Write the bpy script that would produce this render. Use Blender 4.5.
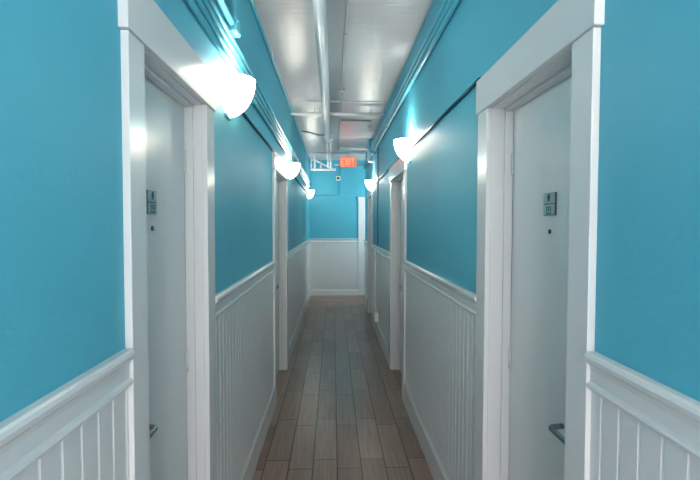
import bpy, bmesh, math, random
from mathutils import Vector, Matrix
R = math.radians
random.seed(7)
S = bpy.context.scene
COL = S.collection
for o in list(bpy.data.objects):
    bpy.data.objects.remove(o)

# ------------------------------------------------------------------ camera
cd = bpy.data.cameras.new('camera')
cam = bpy.data.objects.new('camera', cd); COL.objects.link(cam)
cam.location = (0, 0, 1.6)
cam.rotation_mode = 'XYZ'
_m = Matrix.Rotation(R(-2.154), 3, 'Z') @ Matrix.Rotation(R(90 - 1.948), 3, 'X') @ Matrix.Rotation(R(0.108), 3, 'Z')
cam.rotation_euler = _m.to_euler('XYZ')
cd.sensor_width = 36; cd.lens = 449.5 * 36 / 700; cd.clip_start = 0.02; cd.clip_end = 100
S.camera = cam

# ------------------------------------------------------------------ world and exposure
EXPOSURE = 1.42
SCONCE_W = 2.6      # open top of each sconce
BEAM_W = 4.0        # narrow upward part of the sconce light
SHADE_E = 14.0
W_ = bpy.data.worlds.new('world'); S.world = W_; W_.use_nodes = True
bg = W_.node_tree.nodes['Background']
bg.inputs[0].default_value = (1.0, 0.90, 0.87, 1); bg.inputs[1].default_value = 2.35
S.view_settings.view_transform = 'Standard'; S.view_settings.look = 'None'
S.view_settings.exposure = EXPOSURE; S.view_settings.gamma = 1
S.view_settings.use_curve_mapping = False

# ------------------------------------------------------------------ materials
def srgb(r, g, b):
    f = lambda c: (c / 255 / 12.92) if c / 255 <= .04045 else ((c / 255 + .055) / 1.055) ** 2.4
    return (f(r), f(g), f(b), 1)

def mat(name, col, rough=.4, metal=0, bump=None, vary=None, coat=0, emit=None, spec=.5):
    m = bpy.data.materials.new(name); m.use_nodes = True
    nt = m.node_tree; b = nt.nodes['Principled BSDF']
    b.inputs['Base Color'].default_value = col
    b.inputs['Roughness'].default_value = rough
    b.inputs['Metallic'].default_value = metal
    b.inputs['Specular IOR Level'].default_value = spec
    b.inputs['Coat Weight'].default_value = coat
    tc = nt.nodes.new('ShaderNodeTexCoord')
    if vary:        # (scale xyz, amount)
        mp = nt.nodes.new('ShaderNodeMapping'); mp.inputs['Scale'].default_value = vary[0]
        nz = nt.nodes.new('ShaderNodeTexNoise'); nz.inputs['Scale'].default_value = 1; nz.inputs['Detail'].default_value = 4
        mx = nt.nodes.new('ShaderNodeMix'); mx.data_type = 'RGBA'
        k = vary[1]
        mx.inputs[6].default_value = (col[0] * (1 - k), col[1] * (1 - k), col[2] * (1 - k), 1)
        mx.inputs[7].default_value = (min(1, col[0] * (1 + k)), min(1, col[1] * (1 + k)), min(1, col[2] * (1 + k)), 1)
        nt.links.new(tc.outputs['Object'], mp.inputs[0]); nt.links.new(mp.outputs[0], nz.inputs['Vector'])
        nt.links.new(nz.outputs['Fac'], mx.inputs[0]); nt.links.new(mx.outputs[2], b.inputs['Base Color'])
    if bump:        # (scale xyz, strength, distance)
        mp = nt.nodes.new('ShaderNodeMapping'); mp.inputs['Scale'].default_value = bump[0]
        nz = nt.nodes.new('ShaderNodeTexNoise'); nz.inputs['Scale'].default_value = 1; nz.inputs['Detail'].default_value = 3
        bp = nt.nodes.new('ShaderNodeBump'); bp.inputs['Strength'].default_value = bump[1]; bp.inputs['Distance'].default_value = bump[2]
        nt.links.new(tc.outputs['Object'], mp.inputs[0]); nt.links.new(mp.outputs[0], nz.inputs['Vector'])
        nt.links.new(nz.outputs['Fac'], bp.inputs['Height']); nt.links.new(bp.outputs[0], b.inputs['Normal'])
    if emit:
        b.inputs['Emission Color'].default_value = emit[0]; b.inputs['Emission Strength'].default_value = emit[1]
    return m

BLUE = srgb(85, 175, 198)
M = {
 'blue': mat('turquoise wall paint', BLUE, .5, spec=.22, bump=((60, 60, 60), .3, .003), vary=((1.6, 1.6, 1.6), .04)),
 'teal': mat('turquoise pipe paint', srgb(84, 172, 192), .33, spec=.5),
 'dark_teal': mat('dark cable paint', srgb(22, 74, 90), .4),
 'white': mat('white trim gloss paint', srgb(214, 217, 219), .24, bump=((25, 25, 5), .25, .002), vary=((2, 2, .8), .03)),
 'board': mat('white wainscot paint', srgb(212, 216, 218), .34, vary=((3, 3, 1), .02)),
 'door': mat('white door paint', srgb(206, 212, 214), .26, bump=((18, 18, 4), .3, .002), vary=((2, 2, 1), .03)),
 'ceiling': mat('white ceiling gloss paint', srgb(182, 180, 184), .34, bump=((4, 26, 4), .5, .006), vary=((2, 9, 2), .05)),
 'pipe': mat('white pipe paint', srgb(232, 232, 234), .22, bump=((30, 10, 30), .2, .002)),
 'grey_pipe': mat('grey conduit metal paint', srgb(150, 154, 158), .35),
 'chrome': mat('brushed chrome', srgb(150, 155, 156), .22, 1),
 'dark_metal': mat('dark steel', srgb(70, 76, 78), .3, .8),
 'plate': mat('silver sign plate', srgb(150, 178, 182), .3, .35),
 'glyph': mat('dark sign lettering', srgb(52, 92, 100), .5),
 'black': mat('black plastic', srgb(14, 15, 17), .4),
 'plastic': mat('white plastic', srgb(240, 240, 238), .35),
 'housing': mat('exit sign housing', srgb(200, 190, 188), .4),
 'exit_face': mat('exit sign lit face', srgb(235, 90, 75), .5, emit=(srgb(255, 70, 50), .7)),
 'exit_letter': mat('exit sign lit letters', srgb(255, 130, 100), .5, emit=(srgb(255, 120, 84), .9)),
 'bulb': mat('lamp bulb', (1, 1, 1, 1), .5, emit=((1, .95, .86, 1), 8)),
}
# frosted glass of the sconces: lit through from the bulb
def glass_mat():
    m = bpy.data.materials.new('frosted sconce glass'); m.use_nodes = True
    nt = m.node_tree; nt.nodes.clear()
    out = nt.nodes.new('ShaderNodeOutputMaterial')
    tr = nt.nodes.new('ShaderNodeBsdfTranslucent'); tr.inputs[0].default_value = (.95, .92, .84, 1)
    pb = nt.nodes.new('ShaderNodeBsdfPrincipled'); pb.inputs['Base Color'].default_value = (.9, .88, .82, 1); pb.inputs['Roughness'].default_value = .25
    # glass glows most round the bulb and least, and warmest, at its thick foot
    tc = nt.nodes.new('ShaderNodeTexCoord'); sp = nt.nodes.new('ShaderNodeSeparateXYZ'); nt.links.new(tc.outputs['Generated'], sp.inputs[0])
    cr = nt.nodes.new('ShaderNodeValToRGB'); nt.links.new(sp.outputs['Z'], cr.inputs[0])
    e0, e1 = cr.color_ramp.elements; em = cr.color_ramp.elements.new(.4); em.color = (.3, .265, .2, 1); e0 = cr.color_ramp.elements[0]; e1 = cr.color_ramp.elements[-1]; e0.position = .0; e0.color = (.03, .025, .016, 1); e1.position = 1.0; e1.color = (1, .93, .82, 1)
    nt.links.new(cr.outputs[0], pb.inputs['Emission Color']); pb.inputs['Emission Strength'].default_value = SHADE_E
    mx = nt.nodes.new('ShaderNodeMixShader'); mx.inputs[0].default_value = .35
    nt.links.new(pb.outputs[0], mx.inputs[1]); nt.links.new(tr.outputs[0], mx.inputs[2]); nt.links.new(mx.outputs[0], out.inputs[0])
    return m
M['glass'] = glass_mat()

def tile_mat(name, cross=False):
    m = bpy.data.materials.new(name); m.use_nodes = True
    nt = m.node_tree; N = nt.nodes; L = nt.links; b = N['Principled BSDF']
    tc = N.new('ShaderNodeTexCoord'); sp = N.new('ShaderNodeSeparateXYZ'); L.new(tc.outputs['Object'], sp.inputs[0])
    def add(s, v):
        a = N.new('ShaderNodeMath'); a.operation = 'ADD'; a.inputs[1].default_value = v; L.new(s, a.inputs[0]); return a.outputs[0]
    cb = N.new('ShaderNodeCombineXYZ')
    if cross:
        L.new(add(sp.outputs['X'], 6.7), cb.inputs[0]); L.new(add(sp.outputs['Y'], -9.16 + 1.6), cb.inputs[1])
    else:
        L.new(add(sp.outputs['Y'], 6.4 - 3.014), cb.inputs[0]); L.new(add(sp.outputs['X'], 1.6 - .028), cb.inputs[1])
    br = N.new('ShaderNodeTexBrick'); L.new(cb.outputs[0], br.inputs['Vector'])
    br.offset = .178; br.offset_frequency = 2; br.squash = 1
    br.inputs['Scale'].default_value = 1; br.inputs['Brick Width'].default_value = .64; br.inputs['Row Height'].default_value = .16
    br.inputs['Mortar Size'].default_value = .004; br.inputs['Mortar Smooth'].default_value = .15; br.inputs['Bias'].default_value = 0
    br.inputs['Color1'].default_value = srgb(120, 97, 84); br.inputs['Color2'].default_value = srgb(146, 123, 110)
    br.inputs['Mortar'].default_value = srgb(26, 20, 18)
    mp = N.new('ShaderNodeMapping'); mp.inputs['Scale'].default_value = (3, 45, 1); L.new(cb.outputs[0], mp.inputs[0])
    nz = N.new('ShaderNodeTexNoise'); nz.inputs['Scale'].default_value = 1; nz.inputs['Detail'].default_value = 5; L.new(mp.outputs[0], nz.inputs['Vector'])
    cr = N.new('ShaderNodeValToRGB'); cr.color_ramp.elements[0].color = (.72, .70, .68, 1); cr.color_ramp.elements[1].color = (1.12, 1.1, 1.08, 1)
    cr.color_ramp.elements[0].position = .3; cr.color_ramp.elements[1].position = .7; L.new(nz.outputs['Fac'], cr.inputs[0])
    mx = N.new('ShaderNodeMix'); mx.data_type = 'RGBA'; mx.blend_type = 'MULTIPLY'; mx.inputs[0].default_value = 1
    L.new(br.outputs['Color'], mx.inputs[6]); L.new(cr.outputs[0], mx.inputs[7]); L.new(mx.outputs[2], b.inputs['Base Color'])
    bp = N.new('ShaderNodeBump'); bp.inputs['Strength'].default_value = .5; bp.inputs['Distance'].default_value = .003; bp.invert = True
    L.new(br.outputs['Fac'], bp.inputs['Height']); 
    bp2 = N.new('ShaderNodeBump'); bp2.inputs['Strength'].default_value = .15; bp2.inputs['Distance'].default_value = .002
    L.new(nz.outputs['Fac'], bp2.inputs['Height']); L.new(bp.outputs[0], bp2.inputs['Normal']); L.new(bp2.outputs[0], b.inputs['Normal'])
    b.inputs['Roughness'].default_value = .3
    return m
M['tile'] = tile_mat('wood-look floor tile')
M['tile_cross'] = tile_mat('wood-look floor tile laid across', True)

# ------------------------------------------------------------------ mesh helpers
class MB:
    def __init__(s): s.bm = bmesh.new()
    def box(s, x0, x1, y0, y1, z0, z1, bev=0, mi=0):
        x0, x1 = sorted((x0, x1)); y0, y1 = sorted((y0, y1)); z0, z1 = sorted((z0, z1))
        t = bmesh.new(); r = bmesh.ops.create_cube(t, size=1)
        for v in r['verts']:
            v.co = Vector(((x0 + x1) / 2 + v.co.x * (x1 - x0), (y0 + y1) / 2 + v.co.y * (y1 - y0), (z0 + z1) / 2 + v.co.z * (z1 - z0)))
        if bev: bmesh.ops.bevel(t, geom=t.edges[:], offset=bev, segments=2, affect='EDGES', profile=.5)
        for f in t.faces: f.material_index = mi
        s._merge(t); return s
    def _merge(s, t):
        me = bpy.data.meshes.new('tmp'); t.to_mesh(me); t.free(); s.bm.from_mesh(me); bpy.data.meshes.remove(me)
    def tube(s, pts, r, seg=12, caps=True, smooth=True):
        pts = [Vector(p) for p in pts]; rings = []
        rr = r if isinstance(r, (list, tuple)) else [r] * len(pts)
        up = None
        for i, p in enumerate(pts):
            d = (pts[min(i + 1, len(pts) - 1)] - pts[max(i - 1, 0)])
            if d.length < 1e-9: d = (pts[i] - pts[i - 1]) if i else Vector((0, 0, 1))
            d.normalize()
            if up is None:
                up = Vector((0, 0, 1)) if abs(d.z) < .9 else Vector((1, 0, 0))
            a = d.cross(up)
            if a.length < 1e-5: a = d.cross(Vector((1, 0, 0)))
            a.normalize(); b = a.cross(d).normalized(); up = b
            rings.append([s.bm.verts.new(p + (a * math.cos(2 * math.pi * k / seg) + b * math.sin(2 * math.pi * k / seg)) * rr[i]) for k in range(seg)])
        for i in range(len(rings) - 1):
            for k in range(seg):
                f = s.bm.faces.new((rings[i][k], rings[i][(k + 1) % seg], rings[i + 1][(k + 1) % seg], rings[i + 1][k])); f.smooth = smooth
        if caps:
            s.bm.faces.new(rings[0][::-1]); s.bm.faces.new(rings[-1])
        return s
    def extrude_y(s, prof, y0, y1):      # prof: list of (x, z)
        a = [s.bm.verts.new((x, y0, z)) for x, z in prof]; b = [s.bm.verts.new((x, y1, z)) for x, z in prof]
        n = len(prof)
        for i in range(n): s.bm.faces.new((a[i], a[(i + 1) % n], b[(i + 1) % n], b[i]))
        s.bm.faces.new(a[::-1]); s.bm.faces.new(b); return s
    def extrude_x(s, prof, x0, x1):      # prof: list of (y, z)
        a = [s.bm.verts.new((x0, y, z)) for y, z in prof]; b = [s.bm.verts.new((x1, y, z)) for y, z in prof]
        n = len(prof)
        for i in range(n): s.bm.faces.new((a[i], a[(i + 1) % n], b[(i + 1) % n], b[i]))
        s.bm.faces.new(a[::-1]); s.bm.faces.new(b); return s
    def extrude_z(s, prof, z0, z1):      # prof: list of (x, y)
        a = [s.bm.verts.new((x, y, z0)) for x, y in prof]; b = [s.bm.verts.new((x, y, z1)) for x, y in prof]
        n = len(prof)
        for i in range(n): s.bm.faces.new((a[i], a[(i + 1) % n], b[(i + 1) % n], b[i]))
        s.bm.faces.new(a[::-1]); s.bm.faces.new(b); return s
    def ball(s, c, r, sc=(1, 1, 1), seg=16):
        t = bmesh.new(); q = bmesh.ops.create_uvsphere(t, u_segments=seg, v_segments=max(6, seg // 2), radius=r)
        for v in q['verts']: v.co = Vector((v.co.x * sc[0] + c[0], v.co.y * sc[1] + c[1], v.co.z * sc[2] + c[2]))
        for f in t.faces: f.smooth = True
        s._merge(t); return s
    def build(s, name, material, parent=None, **k):
        bmesh.ops.recalc_face_normals(s.bm, faces=s.bm.faces[:])
        me = bpy.data.meshes.new(name); s.bm.to_mesh(me); s.bm.free()
        for m_ in (material if isinstance(material, list) else [material]): me.materials.append(m_)
        o = bpy.data.objects.new(name, me); COL.objects.link(o)
        if parent is not None:
            o.parent = parent; o.matrix_parent_inverse = Matrix.Translation(-parent.location)
        for a, b in k.items(): o[a] = b
        return o

def empty(name, loc, **k):
    o = bpy.data.objects.new(name, None); COL.objects.link(o); o.location = loc; o.empty_display_size = .1
    for a, b in k.items(): o[a] = b
    return o
def T(o, label, cat, group=None, kind=None):
    o['label'] = label; o['category'] = cat
    if group: o['group'] = group
    if kind: o['kind'] = kind
    return o
def bend(pts, r=.04, n=5):      # round the corners of a polyline
    pts = [Vector(p) for p in pts]; out = [pts[0]]
    for i in range(1, len(pts) - 1):
        p = pts[i]; a = (pts[i - 1] - p); b = (pts[i + 1] - p)
        q = min(r, a.length * .45, b.length * .45); A = p + a.normalized() * q; B = p + b.normalized() * q
        for k in range(n + 1):
            t = k / n; out.append(A * (1 - t) ** 2 + p * 2 * t * (1 - t) + B * t * t)
    out.append(pts[-1]); return out

# ------------------------------------------------------------------ dimensions
WL, WR, H, YE, YB = -.525, .65, 3.048, 10.15, -1.7
YC = 9.12          # where the right wall stops and the corridor opens to the right
XA = 1.95          # far side of the side passage
TH = .16
ZH, ZT, ZR = 2.076, 2.224, 1.287
# doors: outer/inner casing edges along the wall
LD = [(1.145, 1.245, 1.832, 1.945, -.592), (3.914, 4.03, 4.93, 5.046, -.592)]
RD = [(1.083, 1.186, 1.835, 1.951, .736), (3.953, 4.065, 4.90, 5.01, .736), (7.35, 7.455, 8.10, 8.207, .736)]
RTL = [0] * 9

# ------------------------------------------------------------------ floor and ceiling
b = MB(); b.box(WL - TH, WR + TH, YB, 9.16, -.1, 0)
b.box(WL - TH, XA + TH, 9.16, YE + TH, -.1, 0, mi=1)
o = b.build('floor', [M['tile'], M['tile_cross']]); T(o, 'grey-brown wood-look tile floor running down the corridor', 'floor', kind='structure')
b = MB(); b.box(WL - TH, WR + TH, YB, YC, H, H + .1); b.box(WL - TH, XA + TH, YC, YE + TH, H, H + .1)
o = b.build('ceiling', M['ceiling']); T(o, 'glossy off-white painted ceiling above the pipes', 'ceiling', kind='structure')

# ------------------------------------------------------------------ walls with door openings
def wall_y(name, x, side, doors, y0, y1, label):
    b = MB(); a = y0; xo = x + side * TH
    for (o1, i1, i2, o2, dx) in doors:
        b.box(x, xo, a, i1 - .02, 0, H); b.box(x, xo, i1 - .02, i2 + .02, ZH + .02, H); a = i2 + .02
    b.box(x, xo, a, y1, 0, H)
    return T(b.build(name, M['blue']), label, 'wall', kind='structure')
wl = wall_y('wall_left', WL, -1, LD, YB, YE + TH, 'turquoise left wall with two doorways and white wainscot')
wr = wall_y('wall_right', WR, 1, RD, YB, YC, 'turquoise right wall with three doorways and white wainscot')
ED = (.57, .70, 1.36, 1.49)     # door in the end wall, mostly round the corner
b = MB(); b.box(WL - TH, ED[1] - .02, YE, YE + TH, 0, H); b.box(ED[1] - .02, ED[2] + .02, YE, YE + TH, ZH + .02, H); b.box(ED[2] + .02, XA + TH, YE, YE + TH, 0, H)
we = T(b.build('wall_end', M['blue']), 'turquoise end wall closing the corridor over white wainscot', 'wall', kind='structure')
b = MB(); b.box(XA, XA + TH, YC - TH, YE, 0, H); b.box(WR + TH, XA, YC - TH, YC, 0, H)
T(b.build('wall_side_passage', M['blue']), 'turquoise walls of the side passage round the corner', 'wall', kind='structure')

# wainscot: real beadboard with vertical grooves
def board_prof(a, c, pitch=.0665, off=0.0):
    pts = [(a, 0)]; k = math.ceil((a - off) / pitch)
    while off + k * pitch < c:
        g = off + k * pitch
        if g - .007 > a and g + .007 < c: pts += [(g - .0048, 0), (g - .0034, -.0035), (g - .0018, -.0035), (g, -.0008), (g + .0018, -.0035), (g + .0034, -.0035), (g + .0048, 0)]
        k += 1
    pts.append((c, 0)); return pts
def wains_y(parent, x, side, a, c):
    # side: direction into the wall (-1 for left); face stands 5 mm proud
    f = x - side * .007
    pr = [(f - side * d, y) for y, d in board_prof(a, c, off=-.025 if side > 0 else 0.0)] + [(x + side * .0, c), (x + side * .0, a)]
    MB().extrude_z(pr, .0, ZR - .04).build('wainscot_panel', M['board'], parent, label='white beadboard wainscot panel')
RAIL = [(0, 0), (.018, 0), (.024, -.004), (.027, -.012), (.025, -.022), (.018, -.029), (.013, -.035), (.011, -.045), (.011, -.074), (.018, -.078), (.021, -.085), (.017, -.093), (0, -.095)]
BASE = [(0, .195), (.004, .193), (.018, .165), (.018, 0), (0, 0)]
trim_n = [0]
def rail_y(x, side, a, c, label):
    trim_n[0] += 1
    T(MB().extrude_y([(x - side * p, ZR + z) for p, z in RAIL], a, c).build('trim_%d' % trim_n[0], M['white']), label, 'chair rail', kind='structure')
def segs(doors, y0, y1):
    out = []; a = y0
    for d in doors: out.append((a, d[0])); a = d[3]
    out.append((a, y1)); return out
LN = ['nearest white chair rail on the left wall, before the first door', 'white chair rail on the left wall between its two doors', 'far white chair rail on the left wall beyond the second door']
RN = ['nearest white chair rail on the right wall, before the first door', 'white chair rail on the right wall between its first two doors',
      'white chair rail on the right wall above the hanging cord', 'short white chair rail at the far end of the right wall']
bl = MB(); brr = MB()
for i, (a, c) in enumerate(segs(LD, YB, YE)):
    wains_y(wl, WL, -1, a, c); rail_y(WL, -1, a, c, LN[i]); bl.extrude_y([(WL + p, z) for p, z in BASE], a, c)
for i, (a, c) in enumerate(segs(RD, YB, YC)):
    wains_y(wr, WR, 1, a, c); rail_y(WR, 1, a, c, RN[i]); brr.extrude_y([(WR - p, z) for p, z in BASE], a, c)
T(bl.build('baseboard_left', M['white']), 'white baseboard along the foot of the left wall', 'baseboard', kind='structure')
T(brr.build('baseboard_right', M['white']), 'white baseboard along the foot of the right wall', 'baseboard', kind='structure')
f = YE - .007
pr = [(x, f - d) for x, d in board_prof(WL + .006, ED[0])] + [(ED[0], YE), (WL + .006, YE)]
MB().extrude_z(pr, 0, ZR - .04).build('wainscot_panel', M['board'], we, label='white beadboard wainscot panel')
trim_n[0] += 1
T(MB().extrude_x([(YE - p, ZR + z) for p, z in RAIL], WL + .03, ED[0]).build('trim_%d' % trim_n[0], M['white']), 'white chair rail across the end wall', 'chair rail', kind='structure')
T(MB().extrude_x([(YE - p, z * .68) for p, z in BASE], WL + .02, ED[0]).build('baseboard_end', M['white']), 'white baseboard across the foot of the end wall', 'baseboard', kind='structure')
# white angle in the ceiling corner, left
trim_n[0] += 1
b = MB(); b.extrude_y([(WL, H), (WL + .02, H), (WL + .02, H - .005), (WL + .008, H - .01), (WL, H - .018)], YB, YE)
T(b.build('trim_%d' % trim_n[0], M['white']), 'thin white cove strip where left wall meets ceiling', 'cove strip', kind='structure')
# ceiling battens across
for (y, x0, x1, z, lab) in ((5.33, WL + .04, WR - .03, .012, 'thin white batten across the ceiling above the cross pipe'), (7.45, .12, WR - .03, .012, 'thin white batten across the right half of the far ceiling'),
                       (9.05, WL + .04, WR - .03, .035, 'white batten across the ceiling near the end wall')):
    trim_n[0] += 1
    T(MB().box(x0, x1, y - .012, y + .012, H - z, H, .002).build('trim_%d' % trim_n[0], M['white']), lab, 'batten', kind='structure')

# ------------------------------------------------------------------ doors
def lever(parent, xd, side, y, z, length, sign=1, mtl='chrome'):
    # xd door face, side: direction into the wall; lever runs to +Y*sign and its tip returns to the door
    n = -side
    h = MB()
    h.tube([(xd, y, z), (xd + n * .008, y, z)], .026, 20)
    h.tube(bend([(xd + n * .006, y, z), (xd + n * .056, y, z), (xd + n * .06, y + sign * length, z + .004), (xd + n * .016, y + sign * (length + .006), z + .004)], .012, 6), .0085, 12)
    return h.build('lever_handle', M[mtl], parent, label='chrome lever handle')
def door_y(idx, x, side, d, label, near=True, lev=None, dead=None, sign_y=None, sign_w=.075, peep=None):
    o1, i1, i2, o2, xd = d; n = -side
    e = empty('door_%d' % idx, (x, (i1 + i2) / 2, 0)); T(e, label, 'door', kind='structure')
    s = MB().box(xd, xd + side * .04, i1 + .003, i2 - .003, .008, ZH - .003, .0015).build('door_panel', M['door'], e)
    # jambs with stops
    j = MB()
    xb = x + side * (TH - .01)
    j.box(x + n * .002, xb, i1 - .02, i1, 0, ZH + .0); j.box(x + n * .002, xb, i2, i2 + .02, 0, ZH); j.box(x + n * .002, xb, i1 - .02, i2 + .02, ZH, ZH + .02)
    q = xd + n * .001; q2 = xd + n * .034
    j.box(q, q2, i1, i1 + .012, 0, ZH, .0015); j.box(q, q2, i2 - .012, i2, 0, ZH, .0015); j.box(q, q2, i1, i2, ZH - .012, ZH, .0015)
    j.build('door_jamb', M['white'], e)
    c = MB(); t = .02
    c.box(x, x + n * t, o1, i1 - .004, 0, ZH + .004, .002); c.build('door_casing', M['white'], e)
    c = MB(); c.box(x, x + n * t, i2 + .004, o2, 0, ZH + .004, .002); c.build('door_casing', M['white'], e)
    c = MB(); c.box(x, x + n * (t + .006), o1 - .013, o2 + .013, ZH + .005, ZT, .002); c.build('header_board', M['white'], e)
    if lev: lever(e, xd, side, lev[0], lev[1], lev[2])
    if dead:
        MB().tube([(xd, dead, 1.12), (xd + n * .03, dead, 1.12)], [.027, .022], 20).build('deadbolt', M['dark_metal'], e, label='dark round deadbolt')
    if peep:
        p = MB(); p.tube([(xd, peep[0], peep[1]), (xd + n * .004, peep[0], peep[1])], [.0085, .0075], 18); p.build('peephole', M['dark_metal'], e, label='small dark peephole ring')
    if sign_y is not None:
        zc = 1.671; w = sign_w / 2; hh = .036
        fr = MB(); fr.box(xd, xd + n * .005, sign_y - w - .0015, sign_y + w + .0015, zc - hh - .002, zc + hh + .002, .001)
        fr = fr.build('room_sign', M['dark_metal'], e, label='small square room sign of two stacked silver plates')
        for k in (0, 1):
            z0 = zc - hh + k * (hh + .0015); z1 = z0 + hh - .0015
            MB().box(xd + n * .0045, xd + n * .0075, sign_y - w, sign_y + w, z0, z1, .0008).build('sign_plate', M['plate'], fr)
        g = MB(); a, c_ = xd + n * .007, xd + n * .0085
        def gb(u0, u1, v0, v1): g.box(a, c_, sign_y + u0, sign_y + u1, zc + v0, zc + v1)
        # upper plate: narrow standing mark; lower plate: framed mark over a bar
        gb(-.006, .006, .010, .034); gb(-.010, .010, .020, .027)
        gb(-.016, .016, -.012, -.0085); gb(-.016, -.0125, -.026, -.012); gb(.0125, .016, -.026, -.012); gb(-.005, .005, -.023, -.015)
        gb(-.018, .018, -.034, -.0285)
        g.build('sign_lettering', M['glyph'], fr)
    # hinges on the far side
    for hz in (.25, 1.05, 1.85):
        MB().tube([(xd + n * .004, i2 - .0155, hz - .045), (xd + n * .004, i2 - .0155, hz + .045)], .0055, 10).build('hinge', M['door'], e)
    return e
door_y(1, WL, -1, LD[0], 'nearest white door on the left, with silver room sign and lever', lev=(1.275, .985, .078), sign_y=1.484, sign_w=.07, peep=(1.494, 1.587))
door_y(2, WR, 1, RD[0], 'nearest white door on the right, with silver room sign and lever', lev=(1.245, .966, .112), sign_y=1.498, sign_w=.078, peep=(1.50, 1.578))
door_y(3, WL, -1, LD[1], 'second white door on the left, far down the corridor under a lit sconce', lev=(4.32, .992, .1))
door_y(4, WR, 1, RD[1], 'second white door on the right, just past the first right sconce', lev=(4.42, .964, .1), dead=4.46)
door_y(5, WR, 1, RD[2], 'third white door on the right, beyond the hanging white cord', lev=(7.60, .97, .1))
# door in the end wall
e = empty('door_6', (1.03, YE, 0)); T(e, 'door in the end wall whose white left casing shows at the corner', 'door', kind='structure')
MB().box(ED[1] + .003, ED[2] - .003, YE + .06, YE + .10, .008, ZH, .002).build('door_panel', M['door'], e)
j = MB(); j.box(ED[1] - .02, ED[1], YE - .002, YE + .15, 0, ZH); j.box(ED[2], ED[2] + .02, YE - .002, YE + .15, 0, ZH); j.box(ED[1] - .02, ED[2] + .02, YE - .002, YE + .15, ZH, ZH + .02); j.build('door_jamb', M['white'], e)
MB().box(ED[0], ED[1] - .004, YE - .02, YE, 0, ZH + .004, .002).build('door_casing', M['white'], e)
MB().box(ED[2] + .004, ED[3], YE - .02, YE, 0, ZH + .004, .002).build('door_casing', M['white'], e)
MB().box(ED[0] - .005, ED[3] + .01, YE - .026, YE, ZH + .005, ZT, .002).build('header_board', M['white'], e)

# ------------------------------------------------------------------ wall sconces
def sconce(x, side, y, label):
    n = -side; z0 = 2.122; hh = .188
    e = empty('wall_sconce', (x, y, z0)); T(e, label, 'wall lamp', 'bowl-shaped wall sconces along the corridor')
    p = MB(); p.box(x, x + n * .014, y - .045, y + .045, z0 + .0, z0 + .165, .004)
    p.build('back_plate', M['teal'], e, label='turquoise painted back plate')
    # half bowl
    bm = MB(); prof = []
    for k in range(15):
        t = k / 14
        prof.append((.012 + .123 * (1 - (1 - t) ** 2.1) ** .62, z0 + .004 + t * (hh - .006)))
    prof.append((.1385, z0 + hh)); 
    inner = [(r - .005, z + (.005 if i == 0 else 0)) for i, (r, z) in enumerate(prof)][::-1]
    full = prof + inner; NS = 28; rings = []
    for r, z in full:
        dip = 0
        rings.append([bm.bm.verts.new((x + n * (.002 + max(r, .001) * math.sin(math.pi * k / NS)), y - max(r, .001) * .93 * math.cos(math.pi * k / NS), z)) for k in range(NS + 1)])
    for i in range(len(rings) - 1):
        for k in range(NS):
            f = bm.bm.faces.new((rings[i][k], rings[i][k + 1], rings[i + 1][k + 1], rings[i + 1][k])); f.smooth = True
    bm.build('glass_shade', M['glass'], e, label='frosted white half-bowl glass shade')
    k = MB(); k.ball((x + n * .085, y - .1035, z0 + hh - .035), .006); k.build('shade_screw', M['chrome'], e)
    q = MB(); q.tube([(x + n * .012, y, z0 + .06), (x + n * .055, y, z0 + .06), (x + n * .055, y, z0 + .085)], .011, 12); q.ball((x + n * .055, y, z0 + .112), .026, (1, 1, 1.1))
    q.build('bulb', M['bulb'], e)
    l = bpy.data.lights.new('sconce_light', 'POINT'); l.energy = SCONCE_W; l.color = (1, .95, .88); l.shadow_soft_size = .03
    lo = bpy.data.objects.new('sconce_light', l); COL.objects.link(lo); lo.location = (x + n * .10, y, z0 + .215)
    l = bpy.data.lights.new('sconce_beam', 'SPOT'); l.energy = BEAM_W; l.color = (.93, 1, 1); l.shadow_soft_size = .012; l.spot_size = R(30); l.spot_blend = .9
    lo2 = bpy.data.objects.new('sconce_beam', l); COL.objects.link(lo2); lo2.location = (x + n * .024, y, z0 + .172)
    lo2.rotation_euler = (math.pi, 0, 0); lo2.rotation_euler.rotate_axis('Y', 0)
    return e
for y, lab in ((-.78, 'lit bowl sconce on the left wall behind the viewpoint'), (2.26, 'nearest lit bowl sconce on the left wall, by the first left door'), (5.30, 'middle lit bowl sconce on the left wall, just past the second left door'),
               (9.35, 'farthest lit bowl sconce on the left wall, near the end wall')):
    sconce(WL, -1, y, lab)
for y, lab in ((.36, 'lit bowl sconce on the right wall beside the viewpoint'), (3.79, 'near lit bowl sconce on the right wall, before the second right door'), (7.22, 'far lit bowl sconce on the right wall, beside the third right door')):
    sconce(WR, 1, y, lab)
# added sconce, unseen round the corner, to help light the end wall
sconce(XA, 1, 9.62, 'added unseen bowl sconce in the side passage, lighting the end wall')
l = bpy.data.lights.new('passage_fill', 'POINT'); l.energy = 22; l.color = (1, .76, .64); l.shadow_soft_size = .1  # added warm fill without its own lamp, brightens the end wall
lo = bpy.data.objects.new('passage_fill', l); COL.objects.link(lo); lo.location = (1.70, 9.62, 2.0)

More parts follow.
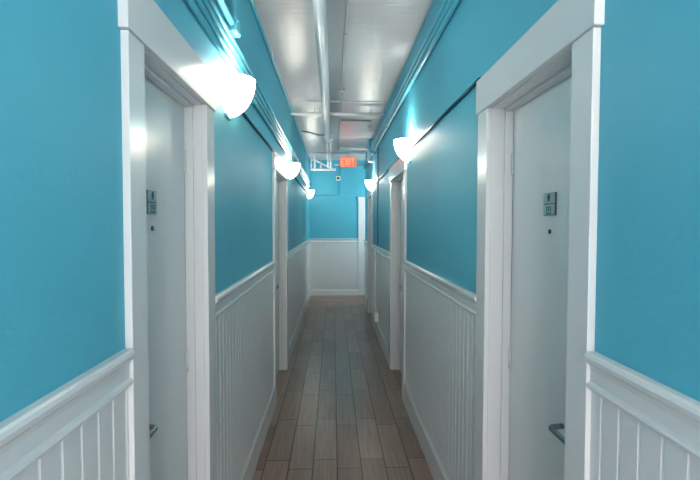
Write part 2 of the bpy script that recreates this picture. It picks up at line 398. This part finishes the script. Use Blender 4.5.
# ------------------------------------------------------------------ pipes and conduits
def clips(e, m, x, side, z, r, ys):
    for y in ys:
        MB().box(x, x - side * (2 * r + .006), y - .008, y + .008, z - r - .004, z + r + .004, .002).build('pipe_clip', M[m], e)
def run(name, pts, r, m, label, cat, group=None, rad=.05, extra=None):
    e = MB().tube(bend(pts, rad), r, 14).build(name, M[m]); T(e, label, cat, group); return e
g1 = 'turquoise conduits bundled along the left wall'
names = ['lowest', 'second lowest', 'second highest', 'highest']
for i, z in enumerate((2.388, 2.434, 2.480, 2.526)):
    e = run('conduit', [(WL + .018, YB, z), (WL + .018, YE - .02, z)], .0135, 'teal', 'turquoise conduit, %s of the four running the length of the left wall' % names[i], 'conduit', g1)
    for y in (2.9, 6.1, 8.8): MB().tube([(WL + .018, y, z), (WL + .018, y + .045, z)], .0165, 14).build('coupling', M['teal'], e)
e = run('conduit', [(WL + .03, YB, 2.582), (WL + .03, 2.24, 2.582)], .015, 'teal', 'short turquoise conduit above the left bundle, ending at a junction box', 'conduit')
e = MB().box(WL, WL + .055, 2.245, 2.335, 2.545, 2.62, .005).build('junction_box', M['teal']); T(e, 'small turquoise junction box above the left conduits near the first sconce', 'junction box')
MB().ball((WL + .056, 2.262, 2.60), .005).build('screw', M['teal'], e); MB().ball((WL + .056, 2.318, 2.556), .005).build('screw', M['teal'], e)
run('conduit', [(WL + .022, 2.30, 2.622), (WL + .022, 2.30, H - .032)], .013, 'teal', 'vertical turquoise conduit rising from the junction box to the ceiling', 'conduit')
run('conduit', [(WL + .013, YB, H - .05), (WL + .013, YE - .01, H - .05)], .011, 'teal', 'thin turquoise conduit high in the left ceiling corner', 'conduit')
# cables linking the sconces
gc = 'dark cables linking the wall sconces'
zc = 2.238
for (x, n, a, c, lab) in ((WL, 1, 2.31, 5.25, 'dark thin cable on the left wall between its first two sconces'), (WL, 1, 5.35, 9.3, 'dark thin cable on the left wall from the middle to the last sconce'),
                          (WR, -1, 1.966, 3.74, 'dark thin cable from the first right door to the near right sconce'), (WR, -1, 3.84, 7.17, 'dark thin cable on the right wall between its two sconces')):
    z1 = zc
    T(MB().tube([(x + n * .009, a, z1), (x + n * .009, c, z1)], .009, 10).build('cable', M['dark_teal']), lab, 'cable', gc)
# right wall upper bundle
g2 = 'turquoise conduits bundled high on the right wall'
for i, z in enumerate((2.842, 2.790, 2.738)):
    e = run('conduit', [(WR - .022, YB, z), (WR - .022, YC - .02, z)], .0155, 'teal',
        'turquoise conduit, %s of three along the top of the right wall' % ['highest', 'middle', 'lowest'][i], 'conduit', g2)
    MB().tube([(WR - .022, 5.2, z), (WR - .022, 5.25, z)], .019, 14).build('coupling', M['teal'], e)
# main overhead pipe
main = e = empty('overhead_pipe', (-.083, 0, 2.905)); T(e, 'large white pipe running down the middle of the ceiling to a pipework frame', 'pipe')
MB().tube([(-.083, YB, 2.905), (-.083, 6.95, 2.905)], .043, 24).build('pipe_body', M['pipe'], e)
k = MB(); k.tube([(-.083, 6.85, 2.905), (-.083, 6.86, 2.905), (-.083, 6.95, 2.905), (-.083, 6.96, 2.905)], [.05, .06, .06, .05], 24); k.tube([(-.16, 6.905, 2.905), (-.006, 6.905, 2.905)], .028, 14)
k.build('end_coupling', M['pipe'], e, label='bulging white coupling at the end of the wide pipe')
for y in (2.0, 5.0):
    MB().tube([(-.083, y, 2.945), (-.083, y, H)], .006, 8).build('hanger_rod', M['pipe'], e)
for xx in (-.105, -.045):
    MB().tube(bend([(xx, 6.95, 2.90), (xx - .005, 9.5, 2.93), (xx - .005, 9.6, 2.80)], .05), .018, 10).build('branch_pipe', M['pipe'], e)
# thin ceiling conduit
e = run('conduit', [(.092, YB, H - .012), (.092, 8.9, H - .012)], .0095, 'grey_pipe', 'thin grey conduit along the ceiling right of the large white pipe', 'conduit')
for y in (1.5, 3.41, 6.28): MB().tube([(.092, y, H - .013), (.092, y + .05, H - .013)], .013, 12).build('coupling', M['grey_pipe'], e)
e = MB().tube([(.092, 4.87, H - .025), (.092, 4.87, H)], .035, 18).build('ceiling_box', M['ceiling']); T(e, 'small round box on the ceiling where the thin conduit passes', 'junction box')
# cross pipes
e = run('cross_pipe', [(WL, 5.64, 2.975), (WR, 5.64, 2.975)], .02, 'pipe', 'white pipe crossing the corridor under the ceiling, nearest of the cross pipes', 'pipe', 'white pipes crossing under the ceiling')
MB().tube([(-.235, 5.64, 2.985), (-.235, 5.64, H)], .008, 8).build('hanger_rod', M['pipe'], e)
k = empty('sprinkler_head', (.48, 5.64, 2.975)); T(k, 'small upright sprinkler head on the nearest cross pipe', 'sprinkler')
MB().tube([(.48, 5.64, 2.99), (.48, 5.64, 3.005)], .014, 12).build('body', M['pipe'], k)
for s_ in (-1, 1): MB().tube([(.48 + s_ * .012, 5.64, 3.003), (.48 + s_ * .018, 5.64, 3.015), (.48 + s_ * .004, 5.64, 3.03)], .003, 8).build('frame_arm', M['chrome'], k)
MB().tube([(.48, 5.64, 3.03), (.48, 5.64, 3.033)], .022, 16).build('deflector', M['chrome'], k)
run('conduit', [(.105, 6.22, H - .014), (WR - .12, 6.26, H - .014)], .011, 'grey_pipe', 'thin grey conduit crossing to the right wall mid-ceiling', 'conduit')
run('cross_pipe', [(.105, 7.12, 2.80), (.555, 7.12, 2.80), (.555, 7.12, 2.60), (WR, 7.12, 2.60)], .02, 'pipe', 'white pipe before the exit sign that bends down at the right wall', 'pipe', 'white pipes crossing under the ceiling', rad=.06)
run('cross_pipe', [(.03, 8.95, 2.79), (WR, 8.95, 2.79)], .02, 'pipe', 'white pipe crossing behind the exit sign to the right wall', 'pipe', 'white pipes crossing under the ceiling')
# cable on ceiling, left
run('cable', [(-.12, 7.28, H - .008), (-.26, 7.32, H - .008), (-.36, 7.1, H - .008), (WL + .03, 7.0, H - .008)], .007, 'grey_pipe', 'thin grey wire on the ceiling curving to the left wall', 'cable', rad=.1)
# pipe frame at far left, the end of the overhead pipe
e = main; yf = 9.6
MB().tube([(WL + .045, yf, 2.77), (.06, yf, 2.77)], .026, 14).build('lower_pipe', M['pipe'], e)
MB().tube([(-.39, yf, 2.77), (-.39, yf, H)], .022, 12).build('riser', M['pipe'], e)
MB().tube([(-.262, yf, 2.77), (-.262, yf, H - .10)], .02, 12).build('riser', M['pipe'], e)
MB().tube([(-.47, yf, 2.975), (-.385, yf, 2.965), (-.02, yf, 2.79)], .018, 12).build('diagonal_pipe', M['pipe'], e)
MB().tube([(-.465, yf, 2.77), (-.465, yf, 3.0)], .015, 10).build('riser', M['pipe'], e)
for q_, r_ in (((-.39, yf, 2.77), .034), ((-.262, yf, 2.77), .031), ((-.03, yf, 2.775), .038)): MB().ball(q_, r_).build('fitting', M['pipe'], e)
# dark elbow on the right near the exit sign
run('pipe', [(.60, 6.85, 2.90), (.545, 6.85, 2.88), (.545, 6.85, 2.72), (WR, 6.85, 2.68)], .02, 'teal', 'turquoise pipe elbow on the right wall before the exit sign', 'pipe', rad=.05)
# end wall conduits
run('conduit', [(WL + .05, YE - .012, 2.262), (.60, YE - .012, 2.262)], .011, 'teal', 'turquoise conduit running level across the end wall', 'conduit')
run('conduit', [(.155, YE - .012, 2.275), (.155, YE - .012, 2.95)], .009, 'teal', 'turquoise conduit rising up the middle of the end wall', 'conduit')
e = MB().box(.065, .165, YE - .034, YE - .022, 2.59, 2.69, .004).build('wall_plate', M['plastic']); T(e, 'small pale square plate with black centre high on the end wall', 'wall plate')
MB().box(.087, .143, YE - .040, YE - .030, 2.612, 2.668, .003).build('black_insert', M['black'], e)
# vertical raceway and hanging cord on the right wall
T(MB().box(WR, WR - .012, 6.475, 6.495, ZR + .002, 2.70, .002).build('raceway', M['dark_teal']), 'thin turquoise raceway running down the right wall above the cord', 'raceway')
xw = WR - .05
e = MB().tube(bend([(WR - .045, 6.485, 1.262), (xw + .01, 6.47, 1.1), (xw, 6.40, .93), (xw, 6.40, .72), (xw + .005, 6.46, .50), (xw + .01, 6.42, .34)], .08), .011, 8).build('hanging_cord', M['plastic']); T(e, 'white cord hanging down the right wainscot between two doors', 'cord')
e2 = MB().box(WR - .006, WR - .06, 6.34, 6.50, .215, .335, .006).build('power_box', M['plastic']); T(e2, 'white plug box near the floor at the end of the cord', 'outlet box')
for z in (.25, .30): MB().box(WR - .058, WR - .062, 6.40, 6.44, z - .012, z + .012, .001).build('socket', M['black'], e2)

# ------------------------------------------------------------------ exit sign
yx = 8.3; cx = .275; zc = 2.755; w = .15; hh = .093
e = empty('exit_sign', (cx, yx, H)); T(e, 'red lit EXIT sign hanging from the ceiling near the corridor end', 'exit sign')
MB().box(cx - w, cx + w, yx, yx + .045, zc - hh, zc + hh, .006).build('housing', M['housing'], e)
MB().box(cx - w + .006, cx + w - .006, yx - .004, yx + .002, zc - hh + .006, zc + hh - .006, .001).build('lit_face', M['exit_face'], e, label='red lit face')
g = MB(); H2 = .062; sw = .0145
def bar(u0, v0, u1, v1, t_=sw):
    d = Vector((u1 - u0, v1 - v0)); nrm = Vector((-d.y, d.x)).normalized() * t_ / 2
    q = [(u0 + nrm.x, v0 + nrm.y), (u1 + nrm.x, v1 + nrm.y), (u1 - nrm.x, v1 - nrm.y), (u0 - nrm.x, v0 - nrm.y)]
    A = [g.bm.verts.new((cx + a_, yx - .0035, zc + c_)) for a_, c_ in q]; B = [g.bm.verts.new((cx + a_, yx - .008, zc + c_)) for a_, c_ in q]
    for i in range(4): g.bm.faces.new((A[i], A[(i + 1) % 4], B[(i + 1) % 4], B[i]))
    g.bm.faces.new(A[::-1]); g.bm.faces.new(B)
bar(-.118, -H2, -.118, H2); bar(-.118, H2 - .007, -.066, H2 - .007); bar(-.118, 0, -.072, 0); bar(-.118, -H2 + .007, -.066, -H2 + .007)
bar(-.050, -H2, .006, H2); bar(-.050, H2, .006, -H2); bar(.030, -H2, .030, H2); bar(.054, H2 - .007, .12, H2 - .007); bar(.087, -H2, .087, H2)
g.build('lettering', M['exit_letter'], e, label='EXIT lettering')
MB().tube([(cx, yx + .022, zc + hh - .002), (cx, yx + .022, H)], .012, 12).build('stem', M['housing'], e)
MB().tube([(cx, yx + .022, H - .015), (cx, yx + .022, H)], .05, 20).build('canopy', M['housing'], e)
